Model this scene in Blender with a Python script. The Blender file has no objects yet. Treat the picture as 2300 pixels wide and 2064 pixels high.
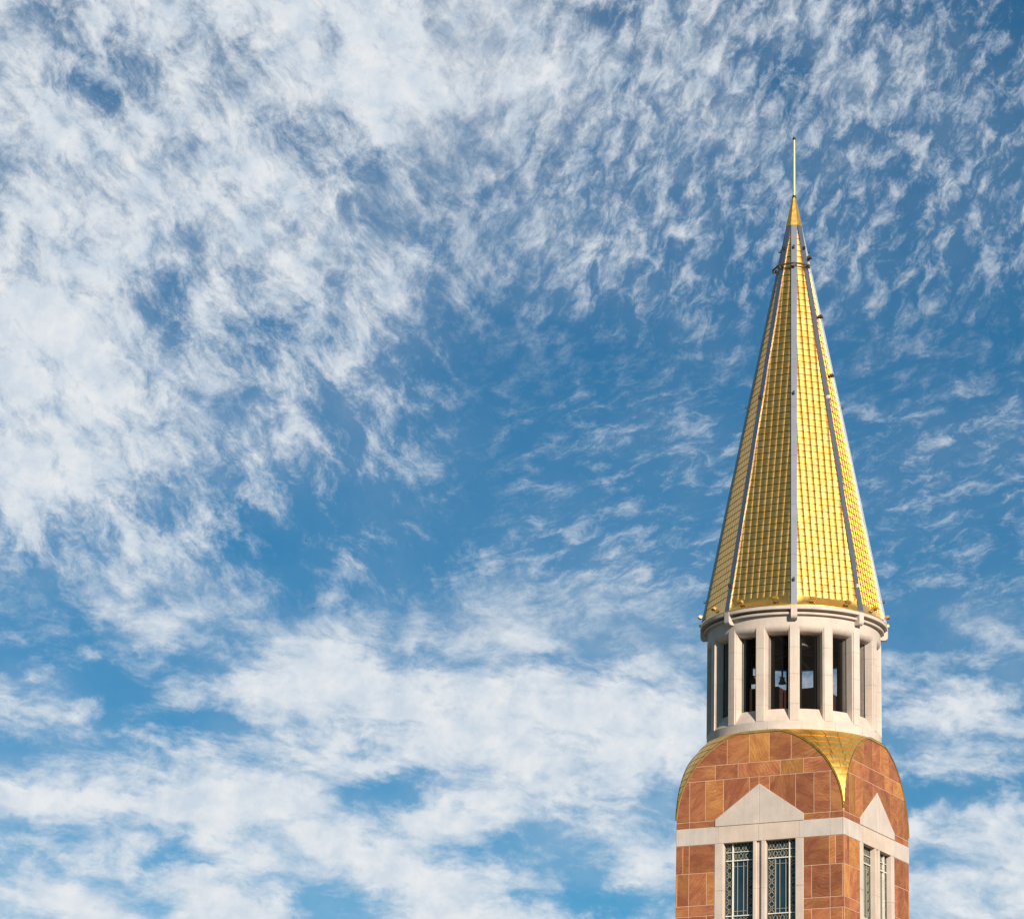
import bpy, math, random
from mathutils import Vector, Matrix

random.seed(7)
sc = bpy.context.scene
COL = sc.collection
R = math.radians
S = 4.2            # metres per model unit (half the width of the square shaft)
EYE = 1.6          # camera height; model z is measured from it

# ------------------------------------------------------------------ camera
cam_d = bpy.data.cameras.new('camera')
cam = bpy.data.objects.new('camera', cam_d)
COL.objects.link(cam)
cam_d.sensor_width = 36
cam_d.lens = 36 * 7159.2 / 2300
cam_d.shift_x = -(1783.7 - 1150) / 2300
cam_d.clip_end = 5000
cam.location = (0, -35.49 * S, EYE)
cam.rotation_euler = (R(90 + 17.2), 0, 0)
sc.camera = cam

# ------------------------------------------------------------------ light
SUN_AZ, SUN_EL = 30.0, 21.0      # azimuth to the right of the line from the tower to the camera
to_sun = Vector((math.sin(R(SUN_AZ)) * math.cos(R(SUN_EL)), -math.cos(R(SUN_AZ)) * math.cos(R(SUN_EL)), math.sin(R(SUN_EL))))
sun_d = bpy.data.lights.new('sun', 'SUN')
sun_d.energy = 5.0
sun_d.angle = R(0.5)
sun_d.color = (1.0, 0.89, 0.76)
sun = bpy.data.objects.new('sun', sun_d)
COL.objects.link(sun)
sun.location = (60, -60, 90)
sun.rotation_euler = to_sun.to_track_quat('Z', 'Y').to_euler()

sc.view_settings.view_transform = 'Standard'
sc.view_settings.look = 'None'
sc.view_settings.exposure = 0.3
sc.view_settings.gamma = 1.0
sc.cycles.max_bounces = 6

# ------------------------------------------------------------------ sky: Nishita air plus a deck of broken altocumulus
world = bpy.data.worlds.new('World')
sc.world = world
world.use_nodes = True
nt = world.node_tree
nt.nodes.clear()


class G:
    """small helper for writing node maths"""
    def __init__(s, tree):
        s.t = tree

    def n(s, typ, **kw):
        nd = s.t.nodes.new(typ)
        for k, v in kw.items():
            setattr(nd, k, v)
        return nd

    def put(s, sock, v):
        if isinstance(v, bpy.types.NodeSocket):
            s.t.links.new(v, sock)
        else:
            sock.default_value = v

    def m(s, op, a, b=None, c=None):
        nd = s.n('ShaderNodeMath', operation=op)
        s.put(nd.inputs[0], a)
        if b is not None:
            s.put(nd.inputs[1], b)
        if c is not None:
            s.put(nd.inputs[2], c)
        return nd.outputs[0]

    def v(s, op, a, b=None, scale=None):
        nd = s.n('ShaderNodeVectorMath', operation=op)
        s.put(nd.inputs[0], a)
        if b is not None:
            s.put(nd.inputs[1], b)
        if scale is not None:
            s.put(nd.inputs['Scale'], scale)
        return nd.outputs[1] if op in ('LENGTH', 'DOT_PRODUCT', 'DISTANCE') else nd.outputs[0]

    def rng(s, x, a, b, c=0.0, d=1.0, kind='LINEAR'):
        nd = s.n('ShaderNodeMapRange', interpolation_type=kind)
        for i, q in enumerate((x, a, b, c, d)):
            s.put(nd.inputs[i], q)
        return nd.outputs[0]

    def comb(s, x, y, z):
        nd = s.n('ShaderNodeCombineXYZ')
        for i, q in enumerate((x, y, z)):
            s.put(nd.inputs[i], q)
        return nd.outputs[0]

    def noise(s, vec, scale, detail=4.0, rough=0.5, dist=0.0, out=0):
        nd = s.n('ShaderNodeTexNoise')
        s.put(nd.inputs['Vector'], vec)
        nd.inputs['Scale'].default_value = scale
        nd.inputs['Detail'].default_value = detail
        nd.inputs['Roughness'].default_value = rough
        nd.inputs['Distortion'].default_value = dist
        return nd.outputs[out]

    def mapping(s, vec, loc=(0, 0, 0), rot=0.0, scale=(1, 1, 1)):
        nd = s.n('ShaderNodeMapping', vector_type='TEXTURE')
        s.put(nd.inputs['Vector'], vec)
        nd.inputs['Location'].default_value = loc
        nd.inputs['Rotation'].default_value = (0, 0, rot)
        nd.inputs['Scale'].default_value = scale
        return nd.outputs[0]

    def mix(s, f, a, b, blend='MIX'):
        nd = s.n('ShaderNodeMix', data_type='RGBA', blend_type=blend)
        s.put(nd.inputs[0], f)
        s.put(nd.inputs[6], a if isinstance(a, bpy.types.NodeSocket) else (*a, 1.0))
        s.put(nd.inputs[7], b if isinstance(b, bpy.types.NodeSocket) else (*b, 1.0))
        return nd.outputs[2]


# how much of each patch of sky the clouds cover, per cent: rows going down in
# elevation, columns from left to right of due north (+Y), within the limits given below
COVER = [[75,75,62,59,65,61,68,80,84,87,90,86,83,79,73,72,74,65,55,45,62,62,46,57,59,46,36,30,30,19,10,10],
[75,75,62,58,65,62,67,80,84,87,90,86,83,80,73,72,75,65,55,45,61,62,46,57,59,46,36,30,30,19,10,10],
[75,75,61,58,65,62,66,80,83,87,90,87,83,80,73,72,75,64,25,44,61,62,46,57,59,46,36,30,30,19,10,10],
[75,75,51,57,64,62,66,79,83,86,90,87,84,80,74,74,77,67,58,51,61,61,50,36,35,52,44,37,34,24,17,17],
[76,77,66,35,62,60,40,76,81,88,95,93,89,85,86,90,89,72,63,60,60,59,54,17,14,86,54,47,40,33,29,28],
[83,83,69,29,53,57,54,73,79,86,93,92,88,85,84,85,84,67,59,57,57,57,58,37,32,51,46,41,40,34,30,30],
[81,86,73,65,36,65,43,71,61,69,63,76,75,75,62,57,62,56,53,53,53,54,57,51,46,43,38,35,39,34,30,30],
[72,77,84,83,61,71,62,74,68,53,54,64,63,60,52,49,54,47,42,42,44,44,43,39,36,35,31,30,33,33,33,33],
[68,69,62,78,73,77,79,82,74,59,61,60,58,51,47,46,50,44,39,38,39,38,34,31,30,30,28,27,30,33,34,34],
[65,65,70,76,77,78,77,81,76,67,64,61,57,48,46,47,53,52,49,47,43,38,31,30,30,30,29,29,30,31,31,31],
[65,65,63,68,91,74,71,78,75,69,66,63,58,48,44,45,52,52,49,45,39,32,27,26,27,30,29,28,27,26,25,26],
[68,69,68,39,79,81,58,65,67,64,67,66,61,51,43,40,49,46,41,37,30,25,21,21,23,30,27,24,21,18,17,17],
[79,81,81,69,64,68,42,54,58,57,64,63,57,49,37,29,34,33,30,28,26,23,18,16,17,22,23,20,15,12,11,11],
[90,93,95,89,79,65,29,54,50,28,54,54,47,42,29,15,13,13,14,15,19,21,15,12,11,15,18,17,10,7,5,5],
[99,100,100,100,94,76,51,52,48,34,50,49,42,35,23,10,6,3,3,6,12,16,12,11,11,12,13,13,10,10,11,10],
[100,100,100,100,98,82,60,53,50,49,50,46,39,29,19,10,9,8,9,13,18,19,12,12,12,12,13,13,13,16,17,16],
[98,100,100,100,100,89,70,60,53,50,47,42,37,30,22,13,13,15,18,24,26,25,18,17,17,17,22,25,27,26,25,25],
[94,100,100,100,100,95,81,69,58,51,44,38,34,31,23,15,16,18,21,26,28,27,21,20,20,20,26,30,32,30,29,29],
[88,93,95,92,86,82,69,60,53,46,43,38,32,28,22,15,18,19,20,22,24,25,20,20,20,20,24,26,27,26,26,26],
[86,88,89,78,67,65,54,49,46,35,31,35,30,26,21,17,22,23,22,20,23,24,20,20,20,20,23,24,23,22,22,22],
[74,72,70,63,53,49,43,30,13,16,15,21,30,24,20,20,27,27,24,21,23,24,20,20,20,20,23,23,20,17,16,16],
[54,52,50,52,54,58,59,44,8,0,16,18,25,26,29,33,38,39,41,44,34,31,26,22,20,20,22,24,27,23,22,22],
[43,42,41,40,41,60,54,54,38,14,20,26,23,26,39,57,61,59,59,61,45,38,32,25,21,21,21,26,35,37,30,30],
[34,34,38,45,35,51,52,50,51,40,24,42,41,47,60,66,70,66,61,60,53,44,37,34,32,32,26,30,54,59,39,39],
[26,25,21,33,19,54,77,44,49,63,65,44,51,58,63,60,64,68,69,67,60,51,45,41,40,40,30,34,47,46,46,46],
[29,31,25,13,12,32,40,45,65,88,96,88,72,65,72,77,60,58,67,71,68,63,56,46,40,40,32,38,52,49,49,48],
[55,57,73,64,31,16,12,30,64,96,100,100,87,77,85,92,66,59,71,76,75,70,61,48,40,40,35,43,57,48,46,46],
[54,53,52,79,56,26,19,22,39,66,84,84,76,75,85,85,74,74,82,83,81,75,62,48,40,40,39,53,81,51,38,38],
[37,35,36,41,71,53,38,44,56,68,61,47,45,48,72,76,76,78,79,82,78,68,54,45,40,40,39,72,85,47,34,33],
[61,63,66,69,69,66,67,76,77,76,72,63,32,31,61,77,80,77,71,78,71,57,43,40,40,40,33,26,27,28,30,30],
[83,88,99,100,88,81,87,96,95,92,85,77,64,59,59,64,68,71,73,78,75,65,53,48,46,45,43,62,84,80,64,60],
[71,71,66,65,67,67,73,69,72,75,89,90,86,74,60,43,41,64,72,76,75,70,59,53,50,50,57,77,88,88,88,89],
[72,73,74,74,67,67,49,34,65,79,76,71,86,99,100,85,73,65,52,58,59,56,48,49,50,50,62,70,74,76,77,77],
[87,87,88,89,82,72,67,75,86,83,69,47,55,68,75,61,50,33,9,25,40,47,41,46,50,51,68,75,74,71,70,70],
[90,90,90,90,83,73,67,75,86,83,70,48,55,71,89,82,77,66,40,47,50,49,41,46,50,51,69,75,74,71,70,70],
[90,90,90,90,83,74,67,74,85,84,71,48,54,70,89,82,77,66,41,47,50,49,41,46,50,51,69,75,74,70,70,70]]
AZ0, AZ1, EL0, EL1 = -15.6, 4.9, 26.1, 8.2

g = G(nt)
tc = g.n('ShaderNodeTexCoord')
sep = g.n('ShaderNodeSeparateXYZ')
nt.links.new(tc.outputs['Generated'], sep.inputs[0])
az = g.m('MULTIPLY', g.m('ARCTAN2', sep.outputs[0], sep.outputs[1]), 57.29578)
el = g.m('MULTIPLY', g.m('ARCSINE', sep.outputs[2]), 57.29578)
p = g.comb(az, el, 0.0)
warp = g.v('SUBTRACT', g.noise(p, .55, 3.0, .55, 0.0, 1), (.5, .5, .5))
warp2 = g.v('SUBTRACT', g.noise(p, 2.2, 4.0, .6, 0.0, 1), (.5, .5, .5))
pw = g.v('ADD', g.v('ADD', p, g.v('SCALE', warp, scale=.7)), g.v('SCALE', warp2, scale=.5))
sw = g.n('ShaderNodeSeparateXYZ')
nt.links.new(pw, sw.inputs[0])
NCOL, NROW = len(COVER[0]), len(COVER)
ucol = g.rng(sw.outputs[0], AZ0, AZ1, 0.5 / NCOL, 1 - 0.5 / NCOL)
vrow = g.rng(sw.outputs[1], EL0, EL1, 0.0, float(NROW - 1))
vvec = g.comb(vrow, vrow, vrow)
cover = None
for i in range(0, NROW, 3):                     # three rows of the table ride in one ramp
    cr = g.n('ShaderNodeValToRGB')
    ramp = cr.color_ramp
    ramp.interpolation = 'B_SPLINE'
    while len(ramp.elements) < NCOL:
        ramp.elements.new(0.5)
    for j in range(NCOL):
        ramp.elements[j].position = (j + .5) / NCOL
    for j in range(NCOL):
        ramp.elements[j].color = (COVER[i][j] / 100, COVER[i + 1][j] / 100, COVER[i + 2][j] / 100, 1)
    nt.links.new(ucol, cr.inputs[0])
    mr = g.n('ShaderNodeMapRange', data_type='FLOAT_VECTOR', interpolation_type='SMOOTHSTEP')
    nt.links.new(g.v('ABSOLUTE', g.v('SUBTRACT', vvec, (float(i), i + 1.0, i + 2.0))), mr.inputs['Vector'])
    mr.inputs[7].default_value = (0, 0, 0)
    mr.inputs[8].default_value = (1, 1, 1)
    mr.inputs[9].default_value = (1, 1, 1)
    mr.inputs[10].default_value = (0, 0, 0)
    part = g.v('DOT_PRODUCT', cr.outputs[0], mr.outputs[1])
    cover = part if cover is None else g.m('ADD', cover, part)
inside = g.m('MULTIPLY', g.m('MULTIPLY', g.rng(az, -19.0, -15.5, 0, 1, 'SMOOTHSTEP'), g.rng(az, 8.5, 5.0, 0, 1, 'SMOOTHSTEP')),
             g.m('MULTIPLY', g.rng(el, 5.0, 8.0, 0, 1, 'SMOOTHSTEP'), g.rng(el, 30.0, 26.2, 0, 1, 'SMOOTHSTEP')))
# beyond the patch above: unseen cloud added north-west, north-east and faintly south-west for the gold to reflect
around = g.m('ADD', g.m('MULTIPLY', g.rng(g.m('ABSOLUTE', g.m('SUBTRACT', az, 48.0)), 26.0, 48.0, 1, 0, 'SMOOTHSTEP'), .72),
             g.m('MULTIPLY', g.rng(g.m('ABSOLUTE', g.m('ADD', az, 42.0)), 20.0, 42.0, 1, 0, 'SMOOTHSTEP'), .62))
around = g.m('ADD', around, g.m('MULTIPLY', g.rng(g.m('ABSOLUTE', g.m('ADD', az, 132.0)), 12.0, 34.0, 1, 0, 'SMOOTHSTEP'), .08))
cover = g.m('ADD', g.m('MULTIPLY', cover, inside), g.m('MULTIPLY', g.m('SUBTRACT', 1.0, inside), around))

pn = g.v('ADD', p, g.v('SCALE', warp2, scale=.22))
def streaks(ang, stretch, scale, seed, rough, dist):
    f = g.noise(g.mapping(pn, (seed, seed * .37, seed * 1.3), R(ang), (stretch, 1, 1)), scale, 11.0, rough, dist)
    return g.rng(f, .30, .70)
nA = streaks(-46, 1.5, 1.35, 3.1, .71, .3)
nB = streaks(60, 1.6, 2.7, 14.2, .68, .35)
nC = streaks(16, 2.4, 2.9, 27.3, .70, .4)
nD = streaks(-6, 2.1, 1.3, 41.3, .62, .25)
right = g.rng(sw.outputs[0], -8.5, -3.5, 0, 1, 'SMOOTHSTEP')
top = g.rng(sw.outputs[1], 17.5, 21.0, 0, 1, 'SMOOTHSTEP')
low = g.rng(sw.outputs[1], 15.5, 13.3, 0, 1, 'SMOOTHSTEP')
fmix = lambda f, a, b: g.m('MULTIPLY_ADD', f, g.m('SUBTRACT', b, a), a)
nn = fmix(low, fmix(right, nA, fmix(top, nC, nB)), nD)
cover = g.m('MULTIPLY_ADD', cover, .95, .025)
th = g.m('ADD', g.m('SUBTRACT', 1.0, cover), g.m('MULTIPLY', g.m('MULTIPLY', right, g.m('SUBTRACT', 1.0, low)), g.m('MULTIPLY_ADD', top, -.11, .19)))
soft = g.m('MULTIPLY', right, g.m('SUBTRACT', 1.0, low))
dens = g.rng(nn, g.m('SUBTRACT', th, g.m('MULTIPLY_ADD', soft, .14, g.m('MULTIPLY_ADD', low, -.06, .30))),
             g.m('ADD', th, g.m('MULTIPLY_ADD', soft, .14, g.m('MULTIPLY_ADD', low, -.06, .50))), 0.0, 1.0, 'SMOOTHSTEP')
veil = g.m('MULTIPLY', g.rng(g.noise(pn, .7, 5.0, .6), .3, .7, .45, 1.25), g.m('MULTIPLY', g.m('POWER', g.m('MAXIMUM', cover, 0.0), 1.5), .40))
dens = g.m('ADD', dens, g.m('MULTIPLY', g.m('SUBTRACT', 1.0, dens), veil))
wisp = g.m('MULTIPLY', g.rng(nn, .38, .95, 0.0, .22, 'SMOOTHSTEP'), g.m('MULTIPLY_ADD', low, -.75, 1.0))
dens = g.m('ADD', dens, g.m('MULTIPLY', g.m('SUBTRACT', 1.0, dens), wisp))
dens = g.m('MULTIPLY', dens, .98)
dens = g.m('MULTIPLY', dens, g.rng(el, -1.0, 2.5, 0, 1, 'SMOOTHSTEP'))
sky = g.n('ShaderNodeTexSky', sky_type='NISHITA')
sky.sun_disc = False
sky.sun_elevation = R(SUN_EL)
sky.sun_rotation = R(180 - SUN_AZ)
sky.altitude = 1600
sky.air_density = 1.0
sky.dust_density = 0.4
sky.ozone_density = 2.0
grade = g.mix(1.0, sky.outputs[0], (.22, .66, .80), 'MULTIPLY')
shade = g.noise(pn, 1.6, 6.0, .6)
ccol = g.mix(g.rng(shade, .35, .65), (6.1, 6.95, 7.9), (8.3, 8.5, 8.7))
out_col = g.mix(dens, grade, ccol)
bg = g.n('ShaderNodeBackground')
nt.links.new(out_col, bg.inputs[0])
bg.inputs[1].default_value = 0.08
wo = g.n('ShaderNodeOutputWorld')
nt.links.new(bg.outputs[0], wo.inputs[0])

# ------------------------------------------------------------------ materials
def material(name):
    m = bpy.data.materials.new(name)
    m.use_nodes = True
    t = m.node_tree
    b = t.nodes['Principled BSDF']
    return m, G(t), b


def bump(gg, b, h, strength, dist):
    nd = gg.n('ShaderNodeBump')
    nd.inputs['Strength'].default_value = strength
    nd.inputs['Distance'].default_value = dist
    gg.put(nd.inputs['Height'], h)
    gg.t.links.new(nd.outputs[0], b.inputs['Normal'])


def attr(gg, name, out='Fac'):
    nd = gg.n('ShaderNodeAttribute', attribute_name=name)
    return nd.outputs[out]


def simple(name, col, rough, metal=0.0, var=.12, scale=3.0, spec=None):
    m, gg, b = material(name)
    co = gg.n('ShaderNodeTexCoord').outputs['Object']
    f = gg.rng(gg.noise(co, scale, 5.0, .6), .3, .7, 1 - var, 1 + var)
    gg.t.links.new(gg.v('SCALE', gg.comb(*col), scale=f), b.inputs['Base Color'])
    b.inputs['Roughness'].default_value = rough
    b.inputs['Metallic'].default_value = metal
    if spec is not None:
        b.inputs['Specular IOR Level'].default_value = spec
    return m


def limestone():
    m, gg, b = material('limestone')
    co = gg.n('ShaderNodeTexCoord').outputs['Object']
    tone = attr(gg, 'tone')
    base = gg.mix(tone, (.57, .50, .44), (.625, .49, .39))
    fine = gg.rng(gg.noise(co, 26.0, 5.0, .65), .3, .7, .92, 1.06)
    blot = gg.rng(gg.noise(co, 1.1, 5.0, .6), .3, .7, .88, 1.08)
    drip = gg.rng(gg.noise(gg.mapping(co, (0, 0, 0), 0, (.22, .22, 2.6)), 1.0, 5.0, .65), .36, .68, 1.02, .93)
    f = gg.m('MULTIPLY', gg.m('MULTIPLY', fine, blot), drip)
    gg.t.links.new(gg.v('SCALE', base, scale=f), b.inputs['Base Color'])
    b.inputs['Roughness'].default_value = .88
    b.inputs['Specular IOR Level'].default_value = .25
    bump(gg, b, gg.noise(co, 40.0, 4.0, .6), .12, .02)
    return m


def sandstone():
    m, gg, b = material('sandstone')
    st = attr(gg, 'st', 'Vector')
    tone = attr(gg, 'tone')
    w = gg.n('ShaderNodeTexWave', wave_type='BANDS', bands_direction='X', wave_profile='SIN')
    gg.put(w.inputs['Vector'], gg.v('ADD', st, gg.v('SCALE', gg.noise(st, 7.0, 3.0, .5, 0, 1), scale=.10)))
    w.inputs['Scale'].default_value = 9.0
    w.inputs['Distortion'].default_value = 4.5
    w.inputs['Detail'].default_value = 3.0
    w.inputs['Detail Scale'].default_value = 1.6
    amt = gg.rng(gg.noise(st, 3.5, 2.0), .40, .62)
    band = gg.m('MULTIPLY', gg.m('SUBTRACT', w.outputs['Fac'], .5), gg.m('MULTIPLY', amt, .27))
    stain = gg.rng(gg.noise(gg.mapping(st, (3, 1, 5), 0, (.5, 1.2, 1)), 5.0, 6.0, .62, .6), .40, .62)
    red = gg.mix(stain, (.295, .094, .044), (.42, .155, .067))
    och = gg.mix(stain, (.39, .15, .044), (.50, .235, .066))
    edge = gg.rng(gg.noise(st, 2.6, 2.0, .5), .52, .66)
    base = gg.mix(gg.m('MAXIMUM', gg.rng(tone, .5, 1.0), gg.m('MULTIPLY', edge, .55)), red, och)
    lum = gg.m('ADD', gg.m('ADD', .93, band), gg.rng(gg.noise(st, 46.0, 4.0, .65), .3, .7, -.09, .11))
    lum = gg.m('MULTIPLY', lum, gg.rng(gg.m('FRACT', gg.m('MULTIPLY', tone, 7.31)), 0, 1, .74, 1.20))
    gg.t.links.new(gg.v('SCALE', base, scale=lum), b.inputs['Base Color'])
    b.inputs['Roughness'].default_value = .82
    b.inputs['Specular IOR Level'].default_value = .3
    bump(gg, b, gg.m('ADD', w.outputs['Fac'], gg.noise(st, 30.0, 4.0, .6)), .12, .015)
    return m


def gold(name, c0, c1, r0, r1, bscale=1.6, bstr=.10):
    m, gg, b = material(name)
    co = gg.n('ShaderNodeTexCoord').outputs['Object']
    tone = attr(gg, 'tone')
    blot = gg.rng(gg.noise(co, 2.3, 6.0, .65), .35, .68)
    f = gg.m('ADD', gg.m('MULTIPLY', tone, .55), gg.m('MULTIPLY', blot, .45))
    gg.t.links.new(gg.mix(f, c0, c1), b.inputs['Base Color'])
    gg.t.links.new(gg.rng(gg.noise(co, 6.0, 5.0, .65), .3, .7, r0, r1), b.inputs['Roughness'])
    b.inputs['Metallic'].default_value = 1.0
    bump(gg, b, gg.noise(co, bscale, 3.0, .5), bstr, .05)
    return m


def glass_mat():
    m, gg, b = material('dark_glass')
    co = gg.n('ShaderNodeTexCoord').outputs['Object']
    gg.t.links.new(gg.mix(gg.rng(gg.noise(co, .8, 2.0), .3, .7), (.010, .030, .044), (.018, .046, .064)), b.inputs['Base Color'])
    b.inputs['Roughness'].default_value = .09
    b.inputs['Specular IOR Level'].default_value = .55
    bump(gg, b, gg.noise(co, .7, 2.0), .04, .05)
    return m


def ground_mat():
    m, gg, b = material('ground')
    co = gg.n('ShaderNodeTexCoord').outputs['Object']
    gg.t.links.new(gg.mix(gg.rng(gg.noise(co, .03, 8.0, .6), .4, .6), (.085, .075, .055), (.15, .13, .105)), b.inputs['Base Color'])
    b.inputs['Roughness'].default_value = .95
    return m


M = dict(lime=limestone(), sand=sandstone(), mortar=simple('mortar', (.62, .39, .27), .9), glass=glass_mat(), ground=ground_mat(),
         gold=gold('gold_leaf_tile', (1.0, .60, .17), (1.0, .52, .11), .34, .43),
         goldflat=gold('gold_sheet', (1.0, .62, .16), (.98, .55, .11), .34, .46, 1.2, .03),
         edge=simple('weathered_edge_metal', (.46, .29, .06), .5, .45, .25),
         joint=simple('dark_joint_metal', (.060, .032, .012), .6, .6, .2),
         bronze=simple('tarnished_bronze', (.20, .13, .04), .45, 1.0, .2),
         lead=simple('lead_coated_metal', (.35, .36, .39), .40, 1.0, .08, 1.2),
         lattice=simple('pale_lattice_metal', (.30, .29, .22), .55, .0, .1),
         frame=simple('window_frame_metal', (.10, .10, .09), .5),
         goldrod=gold('gold_rod', (.88, .58, .19), (.8, .5, .14), .5, .55, 1.0, 0.0),
         lampgold=simple('weathered_gold_paint', (.52, .34, .09), .5, .6, .15),
         bar=simple('white_glazing_bar', (.74, .70, .60), .5),
         dark=simple('dark_metal', (.025, .022, .02), .5, .0),
         steel=simple('brown_steel', (.10, .075, .055), .45, .4),
         wire=simple('galvanised_mesh', (.022, .020, .018), .8, .0, spec=.1),
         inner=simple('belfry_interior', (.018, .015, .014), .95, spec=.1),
         core=simple('rust_brown_panel', (.06, .023, .014), .75),
         bellm=simple('bell_bronze', (.34, .32, .26), .45, .5),
         white=simple('white_enamel', (.75, .74, .72), .4),
         bird=simple('bird_plumage', (.02, .02, .022), .8))

# ------------------------------------------------------------------ mesh helpers (model units, z from the eye line)
def W(pt):
    return (pt[0] * S, pt[1] * S, pt[2] * S + EYE)


class MB:
    def __init__(s):
        s.v, s.f, s.tone, s.st, s.mi = [], [], [], [], []

    def add(s, verts, faces, tone=0.0, st=None, mi=0):
        o = len(s.v)
        s.v += [tuple(q) for q in verts]
        s.st += st if st else [(0, 0, 0)] * len(verts)
        for f in faces:
            s.f.append(tuple(i + o for i in f))
            s.tone.append(tone)
            s.mi.append(mi)

    def hexa(s, a, b, tone=0.0, mi=0):
        """a, b: two quads (4 points each), same winding"""
        s.add(list(a) + list(b), [(3, 2, 1, 0), (4, 5, 6, 7)] + [(i, (i + 1) % 4, 4 + (i + 1) % 4, 4 + i) for i in range(4)], tone, None, mi)

    def obox(s, c, ax, ay, az_, tone=0.0, mi=0):
        """oriented box: centre and three half-axis vectors"""
        c, ax, ay, az_ = (Vector(q) for q in (c, ax, ay, az_))
        q = lambda k: [c + i * ax + j * ay + k * az_ for i, j in ((-1, -1), (1, -1), (1, 1), (-1, 1))]
        s.hexa(q(-1), q(1), tone, mi)

    def tube(s, pts, r, n=8, tone=0.0, closed=False, mi=0):
        pts = [Vector(q) for q in pts]
        rings = []
        for i, q in enumerate(pts):
            a = pts[i - 1] if (i or closed) else pts[i]
            b = pts[(i + 1) % len(pts)] if (i < len(pts) - 1 or closed) else pts[i]
            d = (b - a).normalized()
            u = d.cross(Vector((0, 0, 1)))
            if u.length < .05:
                u = d.cross(Vector((1, 0, 0)))
            u.normalize()
            w = u.cross(d)
            rings.append([q + r * (math.cos(2 * math.pi * k / n) * u + math.sin(2 * math.pi * k / n) * w) for k in range(n)])
        vs = [q for ring in rings for q in ring]
        fs = []
        m = len(rings)
        for i in range(m if closed else m - 1):
            j = (i + 1) % m
            fs += [(i * n + k, i * n + (k + 1) % n, j * n + (k + 1) % n, j * n + k) for k in range(n)]
        if not closed:
            fs += [tuple(range(n - 1, -1, -1)), tuple(range((m - 1) * n, m * n))]
        s.add(vs, fs, tone, None, mi)

    def lathe(s, prof, n=128, a0=0.0, a1=360.0, cx=0.0, cy=0.0, tone=0.0, caps=False, mi=0):
        """prof: (r, z) from bottom to top of the outside"""
        full = abs(a1 - a0) >= 359.9
        m = n if full else n + 1
        vs, fs = [], []
        for i in range(m):
            a = R(a0 + (a1 - a0) * i / n)
            vs += [(cx + r * math.sin(a), cy - r * math.cos(a), z) for r, z in prof]
        k = len(prof)
        for i in range(n):
            j = (i + 1) % m
            fs += [(i * k + q, j * k + q, j * k + q + 1, i * k + q + 1) for q in range(k - 1)]
        if caps and not full:
            fs += [tuple(range(k)), tuple(range(n * k + k - 1, n * k - 1, -1))]
        s.add(vs, fs, tone, None, mi)

    def build(s, name, mats, parent=None, smooth=None):
        me = bpy.data.meshes.new(name)
        me.from_pydata([W(q) for q in s.v], [], s.f)
        for m in (mats if isinstance(mats, (list, tuple)) else [mats]):
            me.materials.append(m)
        if any(s.mi):
            me.polygons.foreach_set('material_index', s.mi)
        a = me.attributes.new('tone', 'FLOAT', 'FACE')
        a.data.foreach_set('value', s.tone)
        if any(q != (0, 0, 0) for q in s.st):
            a = me.attributes.new('st', 'FLOAT_VECTOR', 'POINT')
            a.data.foreach_set('vector', [c for q in s.st for c in q])
        if smooth:
            me.polygons.foreach_set('use_smooth', [True] * len(me.polygons))
            me.set_sharp_from_angle(angle=R(smooth))
        me.validate()
        me.update()
        o = bpy.data.objects.new(name, me)
        COL.objects.link(o)
        if parent is not None:
            o.parent = parent
        return o


def tag(o, label=None, cat=None, group=None, kind=None):
    for k, v in (('label', label), ('category', cat), ('group', group), ('kind', kind)):
        if v:
            o[k] = v
    return o


def empty(name, loc=(0, 0, 0), rz=0.0):
    o = bpy.data.objects.new(name, None)
    COL.objects.link(o)
    o.location = loc
    o.rotation_euler = (0, 0, rz)
    o.empty_display_size = .3
    return o


# ------------------------------------------------------------------ ground
b = MB()
e = 900.0
n = 12
for i in range(n):
    for j in range(n):
        x0, y0, d = -e + 2 * e * i / n, -e + 2 * e * j / n, 2 * e / n
        b.add([(x0, y0, -EYE / S), (x0 + d, y0, -EYE / S), (x0 + d, y0 + d, -EYE / S), (x0, y0 + d, -EYE / S)], [(0, 1, 2, 3)])
tag(b.build('ground', M['ground']), 'open grass and bare earth around the foot of the tower', kind='structure')

# ------------------------------------------------------------------ tower
YAW = -22.5
tower = tag(empty('bell_tower', (0, 0, 0), R(YAW)), 'red sandstone bell tower with pale round belfry and tall gilded octagonal spire', 'tower')
GROUND = -EYE / S
Z0 = 6.58                       # springing of the arched wall tops
Z_BB, Z_BT, Z_A, Z_B, Z_C = 6.336, 6.5245, 6.5975, 7.050, 7.215
WT, WI, WO = Z_BB, .0735, .4285  # window head, inner and outer edge of each light
WBOT = 3.2


def fp(k, s, z, d=0.0):
    """point on wall k (0 = front left, 1 = front right): s across, z up, d out of the wall plane"""
    x, y = s, -(1 + d)
    for _ in range(k):
        x, y = -y, x
    return (x, y, z)


def clip(poly, clipper):
    out = poly
    n = len(clipper)
    for i in range(n):
        (ax, ay), (bx, by) = clipper[i], clipper[(i + 1) % n]
        side = lambda q: (bx - ax) * (q[1] - ay) - (by - ay) * (q[0] - ax)
        src, out = out, []
        for j, q in enumerate(src):
            pv = src[j - 1]
            sa, sb = side(pv), side(q)
            if (sa >= 0) != (sb >= 0):
                t = sa / (sa - sb)
                out.append((pv[0] + t * (q[0] - pv[0]), pv[1] + t * (q[1] - pv[1])))
            if sb >= 0:
                out.append(q)
        if not out:
            return []
    res = []
    for q in out:
        if not res or math.hypot(q[0] - res[-1][0], q[1] - res[-1][1]) > 1e-4:
            res.append(q)
    if len(res) > 2 and math.hypot(res[0][0] - res[-1][0], res[0][1] - res[-1][1]) < 1e-4:
        res.pop()
    return res


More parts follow.
